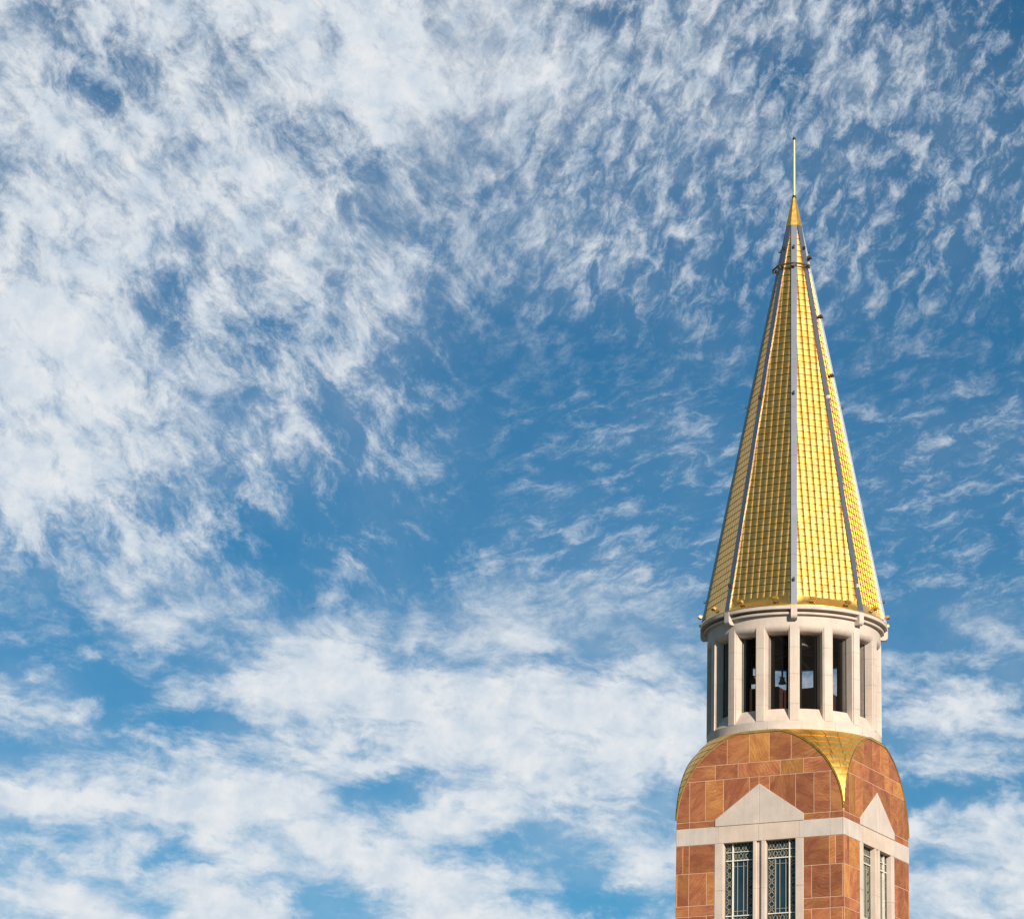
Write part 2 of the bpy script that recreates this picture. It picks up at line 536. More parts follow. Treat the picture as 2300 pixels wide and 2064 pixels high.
def area(poly):
    return .5 * sum(poly[i - 1][0] * q[1] - q[0] * poly[i - 1][1] for i, q in enumerate(poly))


def inset(poly, d):
    n = len(poly)
    out = []
    for i in range(n):
        a, q, c = poly[i - 1], poly[i], poly[(i + 1) % n]
        e1 = Vector((q[0] - a[0], q[1] - a[1])).normalized()
        e2 = Vector((c[0] - q[0], c[1] - q[1])).normalized()
        n1, n2 = Vector((-e1.y, e1.x)), Vector((-e2.y, e2.x))
        k = 1 + n1.dot(n2)
        m = (n1 + n2) / max(k, .25)
        out.append((q[0] + m.x * d, q[1] + m.y * d))
    return out


def slab(mb, k, poly, front, back, joint=.0033, bev=.0028, tone=0.0, mi=0):
    poly = inset(poly, joint)
    if len(poly) < 3 or area(poly) < 1.2e-4:
        return
    inn = inset(poly, bev)
    if area(inn) <= 0:
        return
    th_, seed = random.uniform(0, math.pi), random.uniform(0, 40)
    if random.random() < .55:
        th_ = math.pi / 2 + random.gauss(0, .35)
    c, s_ = math.cos(th_), math.sin(th_)
    st1 = lambda q: (q[0] * c + q[1] * s_ + seed, -q[0] * s_ + q[1] * c + seed * .7, seed)
    m = len(poly)
    vs = [fp(k, *q, back) for q in poly] + [fp(k, *q, front - bev * .8) for q in poly] + [fp(k, *q, front) for q in inn]
    st = [st1(q) for q in poly] * 2 + [st1(q) for q in inn]
    fs = [tuple(range(2 * m, 3 * m))]
    for i in range(m):
        j = (i + 1) % m
        fs += [(i, j, m + j, m + i), (m + i, m + j, 2 * m + j, 2 * m + i)]
    mb.add(vs, fs, tone, st, mi)


AR = .9945
arch = [(1, -10), (1, Z0 - .02)] + [(AR * math.cos(R(a)), Z0 + AR * math.sin(R(a))) for a in range(4, 177, 4)] + [(-1, Z0 - .02), (-1, -10)]
arch = clip(arch, [(-2, -20), (2, -20), (2, 7.541), (-2, 7.541)])
rect = lambda s0, s1, z0, z1: [(s0, z0), (s1, z0), (s1, z1), (s0, z1)]

COURSES = [  # z0, z1, joints right across the wall
    (Z_C, 7.60, [-1, -.387, -.12, .117, .381, 1]),
    (Z_B, Z_C, [-1, -.53, -.255, .251, .527, 1]),
    (Z_A, Z_B, [-1, -.8385, -.646, -.429, -.119, -.004, .121, .432, .649, .84, 1]),
    (Z_BT, Z_A, [-1, -.836, -.4, 0, .4, .836, 1])]
SIDES = [  # rows beside the windows: z0, z1, left joints, right joints
    (6.0245, Z_BB, [-1, -.915, -.838, -.532], [.5236, .828, .9015, 1]),
    (5.669, 6.0245, [-1, -.983, -.84, -.626, -.532], [.5236, .62, .836, .98, 1]),
    (5.551, 5.669, [-1, -.84, -.532], [.5236, .836, 1]),
    (5.20, 5.551, [-1, -.98, -.838, -.624, -.532], [.5236, .62, .836, .98, 1])]
z = 5.20
flip = 0
while z > WBOT + .01:
    h = (.316, .352, .118, .351)[flip % 4]
    z1 = max(z - h, WBOT)
    if z1 - WBOT < .1:
        z1 = WBOT
    a = SIDES[flip % 4]
    SIDES.append((z1, z, a[2], a[3]))
    z = z1
    flip += 1
TONES = {}


def stone_tone():
    return random.choice([.05, .15, .2, .3, .35, .42, .55, .62, .8, .95]) + random.uniform(-.04, .04)


random.seed(21)
for k in range(4):
    mb = MB()
    windows = k < 2
    for z0, z1, js in COURSES:
        for s0, s1 in zip(js, js[1:]):
            poly = clip(rect(s0, s1, z0, z1), arch)
            if len(poly) > 2:
                slab(mb, k, poly, 0.0, -.05, tone=stone_tone())
    for z0, z1, lj, rj in SIDES:
        rows = [lj, rj] if windows else [lj + [-.2, .12] + rj]
        for js in rows:
            for s0, s1 in zip(js, js[1:]):
                slab(mb, k, rect(s0, s1, z0, z1), 0.0, -.05, tone=stone_tone())
    z = WBOT
    while z > GROUND:
        h = random.choice([.316, .352, .118, .25])
        js = [-1] + sorted(random.uniform(-.85, .85) for _ in range(5)) + [1]
        for s0, s1 in zip(js, js[1:]):
            if s1 - s0 > .02:
                slab(mb, k, rect(s0, s1, max(z - h, GROUND), z), 0.0, -.05, tone=stone_tone())
        z -= h
    # mortar bed just behind the faces of the stones
    bed = lambda poly: mb.add([fp(k, *q, -.0032) for q in poly], [tuple(range(len(poly)))], mi=1)
    bed(clip(rect(-.999, .999, Z_BB, 7.6), arch))
    if windows:
        bed(rect(-.999, -.53, WBOT, Z_BB))
        bed(rect(.5216, .999, WBOT, Z_BB))
    else:
        bed(rect(-.999, .999, WBOT, Z_BB))
    bed(rect(-.999, .999, GROUND, WBOT))
    mb.build('sandstone_wall', [M['sand'], M['mortar']], tower)

    # pale stone band across the wall
    for run in (((-1, -.98), (-.98, -.836), (-.836, -.494)), ((.4725, .834), (.834, .98), (.98, 1))):
        mb = MB()
        for s0, s1 in run:
            slab(mb, k, rect(s0, s1, Z_BB, Z_BT), .003, -.06, .0014, .002, tone=random.uniform(0, .25))
        mb.build('stone_band', M['lime'], tower)
    # gable-shaped block over the windows
    mb = MB()
    for sg in (-1, 1):
        poly = [(0, Z_BT + .001), (.528 * sg, Z_BT + .001), (.528 * sg, 6.604), (0, 6.972)]
        if sg < 0:
            poly = poly[::-1]
        slab(mb, k, poly, .010, -.05, .0012, .003, tone=random.uniform(.15, .35))
    mb.build('pediment', M['lime'], tower)
    # lintel, jambs and mullion round the windows
    mb = MB()
    for s0, s1 in ((-.494, -.01), (-.01, .4725)):
        slab(mb, k, rect(s0, s1, Z_BB, Z_BT), .003, -.13, .0014, .002, tone=random.uniform(.75, 1.0))
    if windows:
        zs = [WT, 5.815, 5.2, 4.6, 3.9, WBOT]
        for s0, s1 in ((-.532, -WO), (WO, .5236)):
            for za, zb in zip(zs[1:], zs):
                slab(mb, k, rect(s0, s1, za, zb), .004, -.13, .001, .003, tone=random.uniform(.35, .8))
        for s0, s1, fr in ((-WI, -.034, .004), (-.034, .026, -.026), (.026, WI, .004)):
            for za, zb in zip(zs[1:], zs):
                slab(mb, k, rect(s0, s1, za, zb), fr, -.13, .0004, .003, tone=random.uniform(.4, .8))
        slab(mb, k, rect(-.56, .55, WBOT - .12, WBOT), .03, -.13, .001, .004, tone=.5)
    mb.build('window_surround', M['lime'], tower)

# ---- windows with their interlaced metal lattice
GD = -.078


def strip(mb, k, pts, w, d0, d1, tone=0.0):
    """flat bar along a polyline lying on wall k between depths d0 (back) and d1 (front)"""
    n = len(pts)
    L, Rr = [], []
    for i in range(n):
        a = Vector(pts[max(i - 1, 0)])
        c = Vector(pts[min(i + 1, n - 1)])
        t = (c - a).normalized()
        m = Vector((-t.y, t.x)) * (w / 2)
        q = Vector(pts[i])
        L.append(q + m)
        Rr.append(q - m)
    vs = []
    for i in range(n):
        vs += [fp(k, *Rr[i], d1), fp(k, *L[i], d1), fp(k, *L[i], d0), fp(k, *Rr[i], d0)]
    fs = [(0, 1, 2, 3), (4 * n - 1, 4 * n - 2, 4 * n - 3, 4 * n - 4)]
    for i in range(n - 1):
        o = 4 * i
        fs += [(o + q, o + 4 + q, o + 4 + (q + 1) % 4, o + (q + 1) % 4) for q in range(4)]
    mb.add(vs, fs, tone)


def circ(cs, cz, r, a0=0, a1=360, n=14):
    return [(cs + r * math.cos(R(a0 + (a1 - a0) * i / n)), cz + r * math.sin(R(a0 + (a1 - a0) * i / n))) for i in range(n + 1)]


def border(mb, k, s0, s1, z0, z1, w=.0025):
    """interlaced band: crossing zigzags with rings on the crossings"""
    W_, H = s1 - s0, z1 - z0
    n = max(1, round(H / (W_ * 1.30)))
    h = H / n
    for i in range(n):
        zb = z0 + i * h
        m_ = (s0 + s1) / 2
        d = (GD + .006, GD + .012)
        strip(mb, k, [(s0, zb), (s1, zb + h * .62)], w, *d)
        strip(mb, k, [(s1, zb), (s0, zb + h * .62)], w, *d)
        strip(mb, k, [(s0, zb + h), (s1, zb + h * .38)], w, *d)
        strip(mb, k, [(s1, zb + h), (s0, zb + h * .38)], w, *d)
        strip(mb, k, circ(s0, zb + h / 2, W_ * .42, -90, 90, 8), w, *d)
        strip(mb, k, circ(s1, zb + h / 2, W_ * .42, 90, 270, 8), w, *d)
        strip(mb, k, circ(m_, zb, W_ * .40, 0, 180, 8), w, *d)
        strip(mb, k, circ(m_, zb + h, W_ * .40, 180, 360, 8), w, *d)


def stars(mb, k, s0, s1, z0, z1, w=.0025):
    """row of interlaced stars"""
    n = max(2, round((s1 - s0) / (z1 - z0) * .95))
    c = (s1 - s0) / n
    h = z1 - z0
    d = (GD + .006, GD + .012)
    for i in range(n):
        a = s0 + i * c
        m_ = a + c / 2
        strip(mb, k, [(a, z0), (m_, z1)], w, *d)
        strip(mb, k, [(m_, z1), (a + c, z0)], w, *d)
        strip(mb, k, [(a, z1), (m_, z0)], w, *d)
        strip(mb, k, [(m_, z0), (a + c, z1)], w, *d)
        strip(mb, k, circ(m_, z0, h * .42, 0, 180, 8), w, *d)
        strip(mb, k, circ(m_, z1, h * .42, 180, 360, 8), w, *d)
        strip(mb, k, circ(a, (z0 + z1) / 2, h * .30, -90, 90, 8), w, *d)
        strip(mb, k, circ(a + c, (z0 + z1) / 2, h * .30, 90, 270, 8), w, *d)


for k in (0, 1):
    for sg in (-1, 1):
        a, c = sorted((sg * WI, sg * WO))
        fr = MB()
        for s0, s1, z0, z1 in ((a, a + .005, WBOT, WT), (c - .005, c, WBOT, WT), (a + .009, c - .009, WT - .010, WT), (a + .009, c - .009, WBOT, WBOT + .01)):
            fr.hexa([fp(k, *q, GD - .01) for q in rect(s0, s1, z0, z1)], [fp(k, *q, GD + .022) for q in rect(s0, s1, z0, z1)])
        win = fr.build('window', M['frame'], tower)
        pn_ = MB()
        pn_.hexa([fp(k, *q, GD - .006) for q in rect(a, c, WBOT, WT)], [fp(k, *q, GD) for q in rect(a, c, WBOT, WT)])
        pn_.build('pane', M['glass'], win)
        bk = MB()
        thick = (a + c) / 2 + sg * .086
        thin = (a + c) / 2 - sg * .086
        bk.hexa([fp(k, *q, GD + .002) for q in rect(thick - .0048, thick + .0048, WBOT, WT)], [fp(k, *q, GD + .030) for q in rect(thick - .0048, thick + .0048, WBOT, WT)])
        for zt, w_ in ((6.145, .011), (6.238, .0065), (5.537, .011), (4.9, .011), (4.2, .011)):
            for s0, s1 in ((a + .009, thick - .0048), (thick + .0048, c - .009)):
                bk.hexa([fp(k, *q, GD + .002) for q in rect(s0, s1, zt - w_ / 2, zt + w_ / 2)], [fp(k, *q, GD + .026) for q in rect(s0, s1, zt - w_ / 2, zt + w_ / 2)])
        bk.build('glazing_bar', M['bar'], win)
        lt = MB()
        lo, hi = sorted((thick, thin))
        for z0, z1 in ((5.545, 6.138), (4.91, 5.43), (4.21, 4.79)):
            border(lt, k, a + .009, lo - .008, z0, z1)
            border(lt, k, hi + .008, c - .009, z0, z1)
            strip(lt, k, [(thin, z0), (thin, z1)], .0085, GD + .001, GD + .016)
            for o in (-.036, .036):
                strip(lt, k, [((a + c) / 2 + o, z0), ((a + c) / 2 + o, z1)], .0055, GD + .001, GD + .011)
            for zz in (z1 - .056, z0 + .044):
                strip(lt, k, [(lo, zz), (hi, zz)], .0055, GD + .001, GD + .010)
        for z0, z1 in ((6.152, 6.234), (6.242, 6.326), (5.445, 5.530)):
            stars(lt, k, a + .009, thick - .008 if sg > 0 else lo - .008, z0, z1) if sg > 0 else stars(lt, k, thick + .008, c - .009, z0, z1)
            border(lt, k, *((thick + .008, c - .009) if sg > 0 else (a + .009, thick - .008)), z0, z1)
        lt.build('lattice', M['lattice'], win)
        # dark room side behind the glass
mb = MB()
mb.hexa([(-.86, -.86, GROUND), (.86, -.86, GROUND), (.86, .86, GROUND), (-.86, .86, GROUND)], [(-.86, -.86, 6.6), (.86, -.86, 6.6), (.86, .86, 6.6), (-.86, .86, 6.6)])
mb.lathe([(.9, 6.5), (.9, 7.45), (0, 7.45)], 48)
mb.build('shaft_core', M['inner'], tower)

# ---- gilded corner roofs (pieces of a sphere between the arched walls)
random.seed(5)
HT = .982
for k in range(4):
    mb = MB()
    rows = 12
    for i in range(rows):
        h0, h1 = HT * (i / rows) ** .92, HT * ((i + 1) / rows) ** .92
        def ring(h, off):
            rho = math.sqrt(2 - h * h)
            al = math.degrees(math.acos(min(1, 1 / rho)))
            return rho + off, al, 90 - al
        r0, a00, a01 = ring(h0, .0055)
        r1, a10, a11 = ring(h1, .001)
        L = (a01 - a00) / 57.3 * r0
        n = max(1, round(L / .135))
        cuts = [0] + [(q + (.5 if i % 2 else 0)) / n for q in range(0 if i % 2 else 1, n)] + [1]
        cuts = sorted(set(cuts))
        for t0, t1 in zip(cuts, cuts[1:]):
            tone = random.random()
            dz0, dz1 = random.uniform(-.0009, .0009), random.uniform(-.0009, .0009)
            sub = 5
            vs = []
            hm = (h0 + h1) / 2
            rm, am0, am1 = ring(hm, .006)
            for j in range(sub + 1):
                t = t0 + (t1 - t0) * (j / sub)
                gap = .003 / max(L, .05) if n > 1 else 0
                t = min(max(t, t0 + gap), t1 - gap)
                for (rr, b0, b1, h, extra) in ((r0 - .009, a00, a01, h0, 0), (r0, a00, a01, h0, dz0), (rm, am0, am1, hm, (dz0 + dz1) / 2 + random.uniform(-.0008, .0008)), (r1, a10, a11, h1, dz1)):
                    phi = R(b0 + (b1 - b0) * t + 90 * k)
                    vs.append(((rr + extra) * math.sin(phi), -(rr + extra) * math.cos(phi), Z0 + h))
            fs = []
            for j in range(sub):
                o = 4 * j
                fs += [(o + q, o + 4 + q, o + 5 + q, o + 1 + q) for q in range(3)]
            mb.add(vs, fs, tone)
    # flat margin up to the drum
    rho = math.sqrt(2 - HT * HT)
    al = math.degrees(math.acos(1 / rho))
    mb.lathe([(rho, Z0 + HT), (.98, Z0 + HT + .012)], 24, al + 90 * k, 90 - al + 90 * k)
    # underlay so no gap shows between tiles
    for i in range(16):
        h0, h1 = HT * i / 16, HT * (i + 1) / 16
        q0, q1 = math.sqrt(2 - h0 * h0), math.sqrt(2 - h1 * h1)
        for j in range(10):
            def pt(q, t):
                al = math.degrees(math.acos(min(1, 1 / q)))
                phi = R(al + (90 - 2 * al) * t + 90 * k)
                return ((q - .004) * math.sin(phi), -(q - .004) * math.cos(phi))
            c = [pt(q0, j / 10), pt(q0, (j + 1) / 10), pt(q1, (j + 1) / 10), pt(q1, j / 10)]
            mb.add([(*c[0], Z0 + h0), (*c[1], Z0 + h0), (*c[2], Z0 + h1), (*c[3], Z0 + h1)], [(0, 1, 2, 3)], 1.0)
    roof = mb.build('corner_roof', [M['goldflat'], M['bronze']], tower, 30)
for k in range(4):
    # metal edging along the arched head of the wall
    mb = MB()
    ang = [a for a in range(3, 178, 3)]
    for a0, a1 in zip(ang, ang[1:]):
        qa = []
        for a in (a0, a1):
            for r in (.9935, 1.0015):
                qa.append((r * math.cos(R(a)), min(Z0 + r * math.sin(R(a)), 7.541 if r < 1 else 7.562)))
        lo = [qa[0], qa[1], qa[3], qa[2]]
        if abs(area(lo)) < 1e-7:
            continue
        mb.hexa([fp(k, *q, -.03) for q in lo], [fp(k, *q, .008) for q in lo])
    mb.build('roof_edging', M['edge'], tower)
    mb = MB()
    mb.tube([fp(k, 1.0075 * math.cos(R(a)), min(Z0 + 1.0075 * math.sin(R(a)), 7.566), .006) for a in ang], .0022, 5)
    mb.build('edge_seam', M['bronze'], tower)

# ---- belfry: round drum of sixteen piers
RD, RI = .992, .90
mb = MB()
for i in range(16):
    a0 = 22.5 * i + 5
    prof = [(RD - .004, 7.40), (RD, 7.404), (RD, 7.668), (RD - .004, 7.672), (RI - .04, 7.672), (RI - .04, 7.40)]
    mb.lathe(prof, 8, a0 + .16, a0 + 22.34, tone=random.uniform(.2, .7), caps=True)
mb.lathe([(RD - .006, 7.40), (RD - .006, 7.67)], 128, tone=.6)
mb.build('drum_base', M['lime'], tower, 25)


def pol(phi, r, x, z):
    """point in the frame of the ray at phi: r outward, x to the right seen from outside"""
    s_, c_ = math.sin(R(phi)), math.cos(R(phi))
    return (r * s_ + x * c_, -r * c_ + x * s_, z)


def prism(mb, phi, plan, z0, z1, tone=0.0, mi=0):
    """plan: (x, r) polygon counter-clockwise seen from outside-above"""
    n = len(plan)
    vs = [pol(phi, r, x, z0) for x, r in plan] + [pol(phi, r, x, z1) for x, r in plan]
    fs = [tuple(range(n - 1, -1, -1)), tuple(range(n, 2 * n))] + [(i, (i + 1) % n, n + (i + 1) % n, n + i) for i in range(n)]
    mb.add(vs, fs, tone, None, mi)


for i in range(16):
    phi = 22.5 * i
    mb = MB()
    zz = [7.671, 7.855, 8.195, 8.50, 8.754]
    for j, (za, zb) in enumerate(zip(zz, zz[1:])):
        fr, g_ = RD + .0016, .0011
        plan = [(-.061, RI - .075), (.061, RI - .075), (.061, fr - .020), (.0605, fr - .0165), (.049, fr - .0165), (.049, fr - .002), (.047, fr), (0, fr + .001), (-.047, fr), (-.049, fr - .002), (-.049, fr - .0165), (-.0605, fr - .0165), (-.061, fr - .020)]
        prism(mb, phi, plan, za + (g_ if j else 0), zb - (g_ if j < 3 else 0), random.uniform(.25, .75))
    plan = [(-.058, RI - .07), (.058, RI - .07), (.058, fr - .03), (.0455, fr - .006), (-.0455, fr - .006), (-.058, fr - .03)]
    prism(mb, phi, plan, 7.60, 8.75, .6)
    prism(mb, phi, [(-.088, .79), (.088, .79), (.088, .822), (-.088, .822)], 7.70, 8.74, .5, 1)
    mb.build('pier', [M['lime'], M['inner']], tower)
    # sloping sill between this pier and the next
    ph = phi + 11.25
    mb = MB()
    mb.lathe([(RD - .003, 7.60), (RD - .003, 7.673), (RI - .004, 7.818), (RI - .004, 7.60)], 8, ph - 8.6, ph + 8.6, tone=random.uniform(.5, .9), caps=True)
    mb.build('sill', M['lime'], tower, 25)
    # bird mesh stretched in a dark frame in the opening
    mb = MB()
    rs, zl, zh, hw = RI - .022, 7.80, 8.69, .122
    for x in (-hw, hw):
        mb.obox(pol(ph, rs, x * .96, (zl + zh) / 2), Vector(pol(ph, 0, .006, 0)), Vector(pol(ph, .006, 0, 0)), (0, 0, (zh - zl) / 2), 0, 1)
    for z in (zl, zh):
        mb.obox(pol(ph, rs, 0, z), Vector(pol(ph, 0, hw, 0)), Vector(pol(ph, .006, 0, 0)), (0, 0, .006), 0, 1)
    nx = 22
    for q in range(1, nx):
        x = -hw + 2 * hw * q / nx
        mb.obox(pol(ph, rs, x, (zl + zh) / 2), Vector(pol(ph, 0, .0006, 0)), Vector(pol(ph, .0006, 0, 0)), (0, 0, (zh - zl) / 2))
    nz = 80
    for q in range(1, nz):
        mb.obox(pol(ph, rs + .0015, 0, zl + (zh - zl) * q / nz), Vector(pol(ph, 0, hw, 0)), Vector(pol(ph, .0006, 0, 0)), (0, 0, .0006))
    mb.build('mesh_screen', [M['wire'], M['dark']], tower)

# ring above the openings, with its rolled soffit
mb = MB()
prof = [(RI - .075, 8.668), (RI, 8.668), (RI, 8.672)]
for q in range(1, 11):
    a = R(90 * q / 10)
    prof.append((RI + (RD - RI) * (1 - math.cos(a)) ** .9, 8.672 + .082 * (math.sin(a) * .15 + (1 - math.cos(a)) * .85) ** 1.0 if False else 8.672 + .080 * (1 - math.cos(a)) ** 1.0 * 1.0))
prof = [(RI - .075, 8.668), (RI, 8.668), (RI, 8.672)] + [(RI + (RD - RI) * math.sin(R(9 * q)), 8.672 + .082 * (1 - math.cos(R(9 * q)))) for q in range(1, 11)]
prof += [(RD, 8.858), (RI - .075, 8.858)]
mb.lathe(prof, 160, tone=.45)
mb.build('lintel_ring', M['lime'], tower, 40)
mb = MB()
mb.lathe([(.96, 8.856), (.995, 8.857), (.995, 8.866), (1.032, 8.867), (1.033, 8.869), (1.033, 8.889), (1.031, 8.891), (.965, 8.891), (.965, 8.919), (1.068, 8.919), (1.070, 8.921),
          (1.070, 8.956), (1.068, 8.959), (.90, 8.966)], 160, tone=.3)
cornice = mb.build('cornice', M['lime'], tower, 30)
for i in range(8):
    phi = 22.5 + 45 * i
    mb = MB()
    prof = [(.98, 8.952), (.98, 8.812), (1.034, 8.808)] + [(1.034 + .040 * math.sin(R(a)), 8.852 - .044 * math.cos(R(a))) for a in (15, 30, 45, 60, 75, 90)] + [(1.074, 8.952)]
    n = len(prof)
    hw = .0355
    vs = [pol(phi, r, -hw, z) for r, z in prof] + [pol(phi, r, hw, z) for r, z in prof]
    mb.add(vs, [tuple(range(n - 1, -1, -1)), tuple(range(n, 2 * n))] + [(q, (q + 1) % n, n + (q + 1) % n, n + q) for q in range(n)], random.uniform(.2, .5))
    mb.build('bracket', M['lime'], cornice)

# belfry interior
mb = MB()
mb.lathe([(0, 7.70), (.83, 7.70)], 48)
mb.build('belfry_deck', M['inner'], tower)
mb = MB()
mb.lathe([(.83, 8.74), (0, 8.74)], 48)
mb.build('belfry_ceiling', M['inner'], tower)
mb = MB()
for (x0, x1, y0, y1, z1) in ((-.44, -.02, -.42, .35, 8.19), (.0, .44, -.30, .42, 8.17), (-.52, -.46, -.3, .4, 8.15)):
    mb.hexa([(x0, y0, 7.70), (x1, y0, 7.70), (x1, y1, 7.70), (x0, y1, 7.70)], [(x0, y0, z1), (x1, y0, z1), (x1, y1, z1), (x0, y1, z1)])
mb.build('bell_chamber_screen', M['core'], tower)
mb = MB()
for i in range(4):
    a = 45 * i + 10
    mb.obox((0, 0, 8.69), Vector(pol(a, .82, 0, 0)), Vector(pol(a, 0, .02, 0)), (0, 0, .02))
for x, y, z in ((-.1056, -.0979, 8.36), (-.4435, -.1838, 8.39)):
    mb.tube([(x, y, z), (x, y, 8.70)], .012, 6)
mb.build('bell_beam', M['dark'], tower)

# ---- spire
ZS, ZC, ZTIP = 8.962, 13.876, 14.26


def rrib(z):
    return .0934 + .199 * (13.876 - z) + .0035 * math.sin(math.pi * min(max((z - 9) / 4.9, 0), 1))


def frame(phi):
    s_, c_ = math.sin(R(phi)), math.cos(R(phi))
    return Vector((s_, -c_, 0)), Vector((c_, s_, 0))


T22 = math.tan(R(22.5))
CW, RH, ZB = .0790, .0825, 9.075
random.seed(11)
nrows = int((ZC - ZB) / RH) + 1
for i in range(8):
    no, ta = frame(45 * i)
    mb = MB()
    slope = math.atan(.199 * math.cos(R(22.5)))
    nvec = no * math.cos(slope) + Vector((0, 0, math.sin(slope)))
    inr = lambda z: (rrib(z) - .017) * math.cos(R(22.5))
    # each tile is flat with its right-hand side rolled down; an open joint is left round it
    cross = [(-.485, -.003), (-.48, .0070), (-.30, .0073), (-.05, .0073), (.12, .0072), (.24, .0060), (.34, .0040), (.43, .0015), (.488, -.0004)]
    pl = [no * (inr(z) - .007) + ta * (sg * (inr(z) + .01) * T22) + Vector((0, 0, z)) for z in (ZB - .06, ZC) for sg in (-1, 1)]
    mb.add([pl[0], pl[1], pl[3], pl[2]], [(0, 1, 2, 3)], .5, None, 1)
    for r in range(nrows):
        za, zb = ZB + r * RH, min(ZB + (r + 1) * RH, ZC)
        amax = (inr(za) + .02) * T22
        nc = int(math.ceil((amax - CW / 2) / CW)) if amax > CW / 2 else 0
        for c in range(-nc, nc + 1):
            rx, rz = random.gauss(0, .010), random.gauss(0, .010)
            bul = random.uniform(.0, .0009)
            tone = random.random()
            vs = []
            for (fz, off) in ((.078, -.009), (.078, .0030), (.36, .0024), (.7, .0012), (1.0, .0)):
                z = za + (zb - za) * fz
                am = (inr(z) + .004) * T22
                for fx, hh in cross:
                    x = (c + fx) * CW
                    xx = min(max(x, -am), am)
                    h = hh + off + (rx * fx * CW + rz * (fz - .5) * RH) * (1 - abs(fx) * 1.2) + bul * (1 - (2 * fx) ** 2) * math.sin(math.pi * fz)
                    if off < 0:
                        h = hh + off
                    vs.append(no * inr(z) + ta * xx + Vector((0, 0, z)) + nvec * h)
            nn_ = len(cross)
            fs = []
            for a in range(4):
                for q in range(nn_ - 1):
                    o = a * nn_ + q
                    if (vs[o] - vs[o + 1]).length < 1e-5 and (vs[o + nn_] - vs[o + nn_ + 1]).length < 1e-5:
                        continue
                    fs.append((o, o + 1, o + nn_ + 1, o + nn_))
            if fs:
                mb.add(vs, fs, tone)
    mb.build('gold_tile_slope', [M['gold'], M['joint']], tower, 35)

# gilded flashing from the round cornice up to the octagon
mb = MB()
N = 160
vs, fs = [], []
levels = [(ZS - .006, 1.0, 1.071), (ZS + .004, 1.0, 1.072), (ZS + .020, .85, 1.062), (ZS + .055, .45, 1.05), (ZB - .004, .12, 1.04), (ZB + .02, 0.0, 1.03)]
for q in range(N):
    a = 360 * q / N
    off = (a + 22.5) % 45 - 22.5
    for z, t, rc in levels:
        ro = (rrib(z) - .021) * math.cos(R(22.5)) / math.cos(R(off))
        ro = max(ro, .5)
        r = t * rc + (1 - t) * (ro + .010)
        vs.append((r * math.sin(R(a)), -r * math.cos(R(a)), z))
k_ = len(levels)
for q in range(N):
    j = (q + 1) % N
    fs += [(q * k_ + t, j * k_ + t, j * k_ + t + 1, q * k_ + t + 1) for t in range(k_ - 1)]
mb.add(vs, fs, .3)
mb.build('base_flashing', M['goldflat'], tower, 40)

RW = .0345
for i in range(8):
    phi = 22.5 + 45 * i
    no, ta = frame(phi)
    mb = MB()
    zs = [ZS + .003] + [ZS + .62 * q for q in range(1, 8)] + [ZC + .002]
    for za, zb in zip(zs, zs[1:]):
        gp = .0012
        q = lambda z, d: [no * (rrib(z) - d) + ta * RW + Vector((0, 0, z)), no * (rrib(z) - d) - ta * RW + Vector((0, 0, z))]
        f0, f1 = q(za + gp, 0), q(zb - gp, 0)
        b0, b1 = q(za + gp, .055), q(zb - gp, .055)
        mb.hexa([f0[0], f0[1], b0[1], b0[0]][::-1], [f1[0], f1[1], b1[1], b1[0]][::-1], random.random())
    z0_, z1_ = zs[0], zs[-1]
    q2 = lambda z, d: [no * (rrib(z) - d) + ta * RW * .96 + Vector((0, 0, z)), no * (rrib(z) - d) - ta * RW * .96 + Vector((0, 0, z))]
    f0, f1, b0, b1 = q2(z0_, .002), q2(z1_, .002), q2(z0_, .054), q2(z1_, .054)
    mb.hexa([f0[0], f0[1], b0[1], b0[0]][::-1], [f1[0], f1[1], b1[1], b1[0]][::-1], .5)
    rib = mb.build('rib', M['lead'], tower)
    for zl_ in (9.27, 11.62, 13.57):
        lug = MB()
        r = rrib(zl_)
        c = no * r + Vector((0, 0, zl_))
        lug.obox(c + no * .004 - ta * .004, ta * .012, no * .004, (0, 0, .022))
        lug.tube([c + no * .002 - ta * .004 + Vector((0, 0, -.006)), c + no * .030 - ta * .004 + Vector((0, 0, -.012))], .0085, 8)
        lug.obox(c + no * .026 - ta * .004 + Vector((0, 0, .004)), ta * .009, no * .005, (0, 0, .016))
        lug.build('anchor_lug', M['white'] if i in (6, 1) and zl_ < 13 else M['dark'], rib)

# cap, rod, ball
mb = MB()
def oct_ring(r, z, n=8):
    return [((r / math.cos(R(22.5))) * math.sin(R(45 * q)), -(r / math.cos(R(22.5))) * math.cos(R(45 * q)), z) for q in range(n)]
rings = [oct_ring(.096, ZC - .004), oct_ring(.0975, ZC), oct_ring(.0935, ZC + .02), oct_ring(.021, ZTIP)]
mb.add([q for rg in rings for q in rg], [(a * 8 + q, a * 8 + (q + 1) % 8, a * 8 + 8 + (q + 1) % 8, a * 8 + 8 + q) for a in range(3) for q in range(8)] + [tuple(range(7, -1, -1)), tuple(range(24, 32))], .3)
mb.build('spire_cap', M['goldflat'], tower)
mb = MB()
mb.lathe([(0, ZTIP - .02), (.017, ZTIP - .02), (.0165, 14.6), (.0140, 15.0), (0, 15.0)], 20)
rod = mb.build('finial_rod', M['goldrod'], tower, 40)
mb = MB()
mb.lathe([(0, ZTIP - .006), (.026, ZTIP - .004), (.028, ZTIP + .004), (.022, ZTIP + .010), (.019, ZTIP + .03), (0, ZTIP + .03)], 20)
mb.build('rod_collar', M['bronze'], rod, 40)
mb = MB()
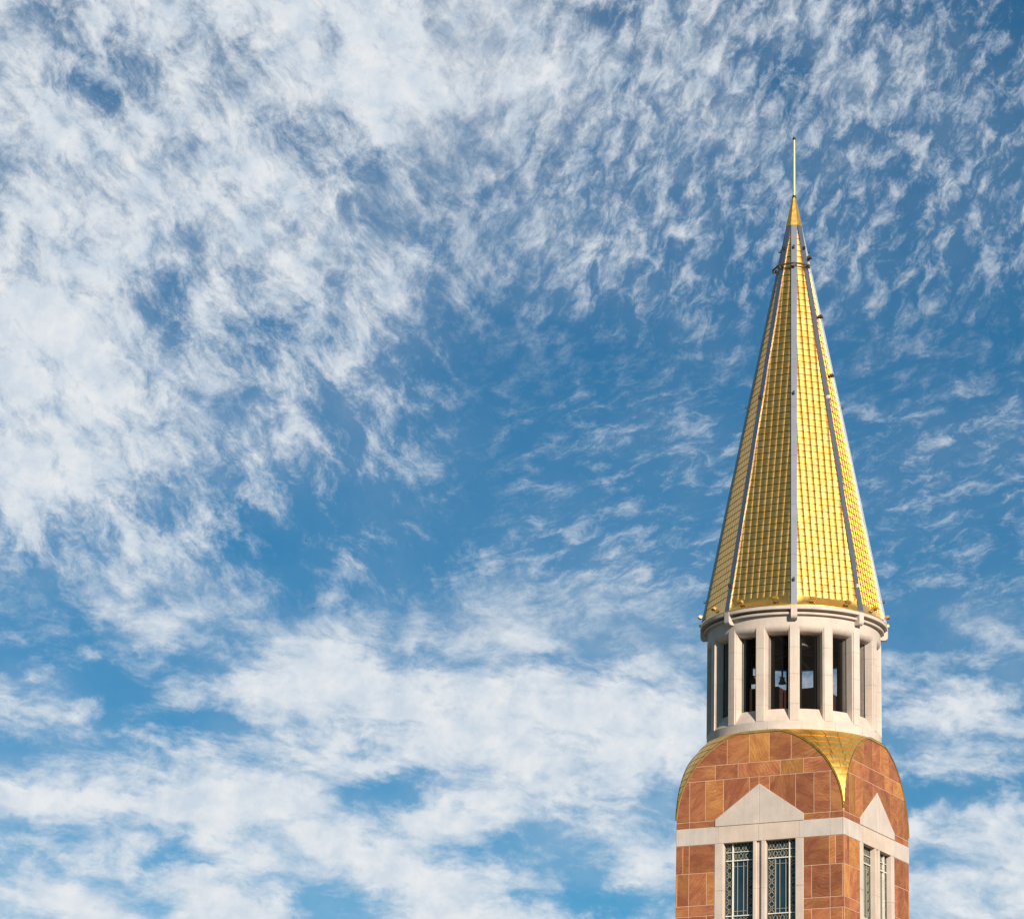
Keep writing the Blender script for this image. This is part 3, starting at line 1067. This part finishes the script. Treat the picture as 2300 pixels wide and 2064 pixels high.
mb.lathe([(0, 15.0), (.006, 15.0), (.012, 15.006), (.0195, 15.018), (.0195, 15.026), (.012, 15.037), (.004, 15.042), (.003, 15.055), (0, 15.055)], 16)
mb.build('finial_ball', M['dark'], rod, 50)

# rail ring clamped to the ribs near the top
mb = MB()
ZR = 13.335
rr_ = rrib(ZR) + .050
angs = [45 + 22.5 - 45 * q for q in range(0, 7)]
mb.tube([pol(a, rr_, 0, ZR) for a in angs], .0115, 8)
for a in angs:
    mb.tube([pol(a, rrib(ZR) - .01, 0, ZR - .012), pol(a, rr_ + .006, 0, ZR - .006)], .010, 6)
    mb.obox(pol(a, rr_ - .008, 0, ZR - .018), Vector(pol(a, 0, .014, 0)), Vector(pol(a, .014, 0, 0)), (0, 0, .020))
mb.build('rail_ring', M['steel'], tower, 40)

# ------------------------------------------------------------------ floodlights round the foot of the spire
def to_world(pt):
    v = Matrix.Rotation(R(YAW), 3, 'Z') @ Vector(pt)
    return (v.x * S, v.y * S, v.z * S + EYE)


def local_build(mb, name, mat, parent, smooth=None):
    """part whose mesh is given in model units round the thing's own base"""
    global EYE
    keep, EYE = EYE, 0.0
    o = mb.build(name, mat, parent, smooth)
    EYE = keep
    return o


def make_floodlight():
    t = empty('floodlight')
    a = MB()                                    # x to the right, -y outwards, z up
    a.obox((0, .010, .000), (.034, 0, 0), (0, .016, 0), (0, 0, .004))
    for x in (-.030, .030):
        a.tube([(x, .012, .002), (x, -.036, .020), (x, -.060, .029)], .0042, 6)
    local_build(a, 'arm', M['bronze'], t, 40)
    h = MB()
    up = Vector((0, .42, .90))
    out = Vector((0, -.90, .42))
    c = Vector((0, -.064, .034))
    h.obox(c, (.037, 0, 0), out * .017, up * .016)
    for q in range(-3, 4):
        h.obox(c + out * .020 + Vector((q * .010, 0, 0)), (.0016, 0, 0), out * .004, up * .013)
    h.obox(c - out * .001 + up * .0175, (.040, 0, 0), out * .020, up * .002)
    hd = local_build(h, 'housing', M['lampgold'], t)
    l = MB()
    l.obox(c - out * .0185, (.032, 0, 0), out * .0015, up * .012)
    local_build(l, 'lens', M['glass'], hd)
    return t


def copy_tree(o, parent=None):
    c = o.copy()
    COL.objects.link(c)
    c.parent = parent
    for ch in o.children:
        copy_tree(ch, c)
    return c


FL = [(-101.25, 'floodlight peeking out lowest behind the far left end of the cornice'),
      (-78.75, 'floodlight jutting into the sky at the left end of the cornice'),
      (-56.25, 'sunlit floodlight at the foot of the narrow left gold slope, by the dark rib'),
      (-33.75, 'floodlight at the foot of the front-left gold slope, nearer the dark rib'),
      (-11.25, 'floodlight at the foot of the front-left gold slope, nearer the centre rib'),
      (11.25, 'floodlight at the foot of the bright gold slope, nearer the centre rib'),
      (33.75, 'floodlight at the foot of the bright gold slope, nearer the right rib'),
      (56.25, 'floodlight at the foot of the narrow right gold slope, beside its rib'),
      (78.75, 'floodlight jutting into the sky at the right end of the cornice'),
      (101.25, 'pale floodlight peeking out lowest behind the far right end of the cornice')]
proto = make_floodlight()
for i, (az_, lab) in enumerate(FL):
    t = proto if i == 0 else copy_tree(proto)
    phi = az_ + 22.5
    t.location = to_world(pol(phi, 1.036, 0, 9.003))
    t.scale = (.88, .88, .88)
    t.rotation_euler = (0, 0, R(az_))
    tag(t, 'small gilded ' + lab if not lab.startswith(('sunlit', 'pale')) else lab, 'floodlight', 'floodlights round the foot of the gold spire')


# ---- small paired spotlights up the right-hand slope
def make_pair():
    t = empty('twin_spotlight')
    a = MB()
    a.obox((0, 0, 0), (.030, 0, 0), (0, .012, 0), (0, 0, .004))
    a.tube([(-.018, 0, 0), (-.018, -.030, .004)], .004, 6)
    a.tube([(.018, 0, 0), (.018, -.030, .004)], .004, 6)
    local_build(a, 'bracket', M['bronze'], t)
    for x in (-.018, .018):
        h = MB()
        h.obox((x, -.042, .006), (.014, 0, 0), Vector((0, -.020, .004)), Vector((0, .003, .014)))
        h.obox((x, -.0625, .0102), (.011, 0, 0), (0, .0012, 0), (0, .002, .011))
        local_build(h, 'lamp_head', M['steel'], t)
    return t


proto = make_pair()
for i, (z, lab) in enumerate([(13.46, 'topmost brown twin spotlight, just above the rail ring on the right slope'),
                              (12.70, 'middle brown twin spotlight halfway up the right gold slope'),
                              (11.95, 'lowest brown twin spotlight on the right gold slope, above the white lugs')]):
    t = proto if i == 0 else copy_tree(proto)
    no, ta = frame(67.5 + 22.5)
    inr = (rrib(z) - .010) * math.cos(R(22.5))
    t.location = to_world(no * inr + Vector((0, 0, z)) - ta * .0)
    t.rotation_euler = (0, 0, R(67.5))
    tag(t, lab, 'spotlight', 'twin spotlights up the right slope of the spire')

# ------------------------------------------------------------------ bells hanging in the belfry
def make_bell():
    t = empty('bell')
    m = MB()
    m.lathe([(.0, -.150), (.088, -.153), (.105, -.162), (.112, -.160), (.100, -.135), (.080, -.090), (.070, -.050), (.064, -.025), (.045, -.010), (.0, -.006)], 32)
    bd = local_build(m, 'bell_body', M['bellm'], t, 40)
    y = MB()
    y.obox((0, 0, .012), (.085, 0, 0), (0, .014, 0), (0, 0, .014))
    local_build(y, 'headstock', M['dark'], t)
    c = MB()
    c.tube([(0, 0, -.02), (0, 0, -.165)], .006, 6)
    c.lathe([(0, -.190), (.012, -.186), (.018, -.175), (.012, -.163), (0, -.160)], 10)
    local_build(c, 'clapper', M['dark'], bd)
    return t


proto = make_bell()
for i, (x, y, z, s_, lab) in enumerate([(.05, -.655, 8.735, 1.0, 'grey bronze bell high in the opening right of the centre pier'),
                                        (-.135, -.05, 8.365, .42, 'small dark bell low in the opening left of the centre pier'),
                                        (-.48, 0.0, 8.395, .5, 'small dark bell against the sky in the second opening from the left')]):
    t = proto if i == 0 else copy_tree(proto)
    t.location = (x * S, y * S, z * S + EYE)
    t.scale = (s_, s_, s_)
    t.rotation_euler = (0, 0, R(20 * i))
    tag(t, lab, 'bell', 'bells hanging in the belfry')

# ------------------------------------------------------------------ two birds far off, left of the tower
def make_bird():
    m = MB()
    body = [(-.16, .006), (-.12, .030), (-.04, .052), (.04, .050), (.10, .030), (.125, .034), (.155, .026), (.185, .004)]
    vs, fs, n = [], [], 8
    for x, r in body:
        vs += [(x, r * math.cos(2 * math.pi * q / n), r * .9 * math.sin(2 * math.pi * q / n)) for q in range(n)]
    for a in range(len(body) - 1):
        fs += [(a * n + q, a * n + (q + 1) % n, a * n + n + (q + 1) % n, a * n + n + q) for q in range(n)]
    m.add(vs, fs)
    for sg in (-1, 1):
        top = [(.07, .03 * sg, .02), (.10, .18 * sg, .09), (.02, .42 * sg, .05), (-.03, .40 * sg, .048), (-.02, .18 * sg, .08), (-.06, .03 * sg, .015)]
        low = [(x, y, z - .008) for x, y, z in top]
        m.add(top + low, [tuple(range(6)), tuple(range(11, 5, -1))] + [(q, (q + 1) % 6, 6 + (q + 1) % 6, 6 + q) for q in range(6)])
    m.add([(-.14, -.012, .004), (-.14, .012, .004), (-.25, .045, .0), (-.25, -.045, .0), (-.14, -.012, -.004), (-.14, .012, -.004), (-.25, .045, -.006), (-.25, -.045, -.006)],
          [(0, 1, 2, 3), (7, 6, 5, 4), (0, 3, 7, 4), (1, 0, 4, 5), (2, 1, 5, 6), (3, 2, 6, 7)])
    return local_build(m, 'bird', M['bird'], None, 60)


bd = make_bird()
for i, (az_, el_, dist, lab) in enumerate([(-9.04, 15.55, 150, 'tiny dark bird in the blue gap left of the tower, the upper of two'),
                                           (-8.85, 14.36, 150, 'tiny dark bird over thin cloud left of the tower, the lower of two')]):
    t = bd if i == 0 else bd.copy()
    if i:
        COL.objects.link(t)
    t.location = (dist * math.sin(R(az_)), cam.location.y + dist * math.cos(R(az_)), EYE + dist * math.tan(R(el_)))
    t.scale = (.055, .055, .055)
    t.rotation_euler = (R(15), R(25), R(200 + 40 * i))
    tag(t, lab, 'bird', 'birds in the sky left of the tower')
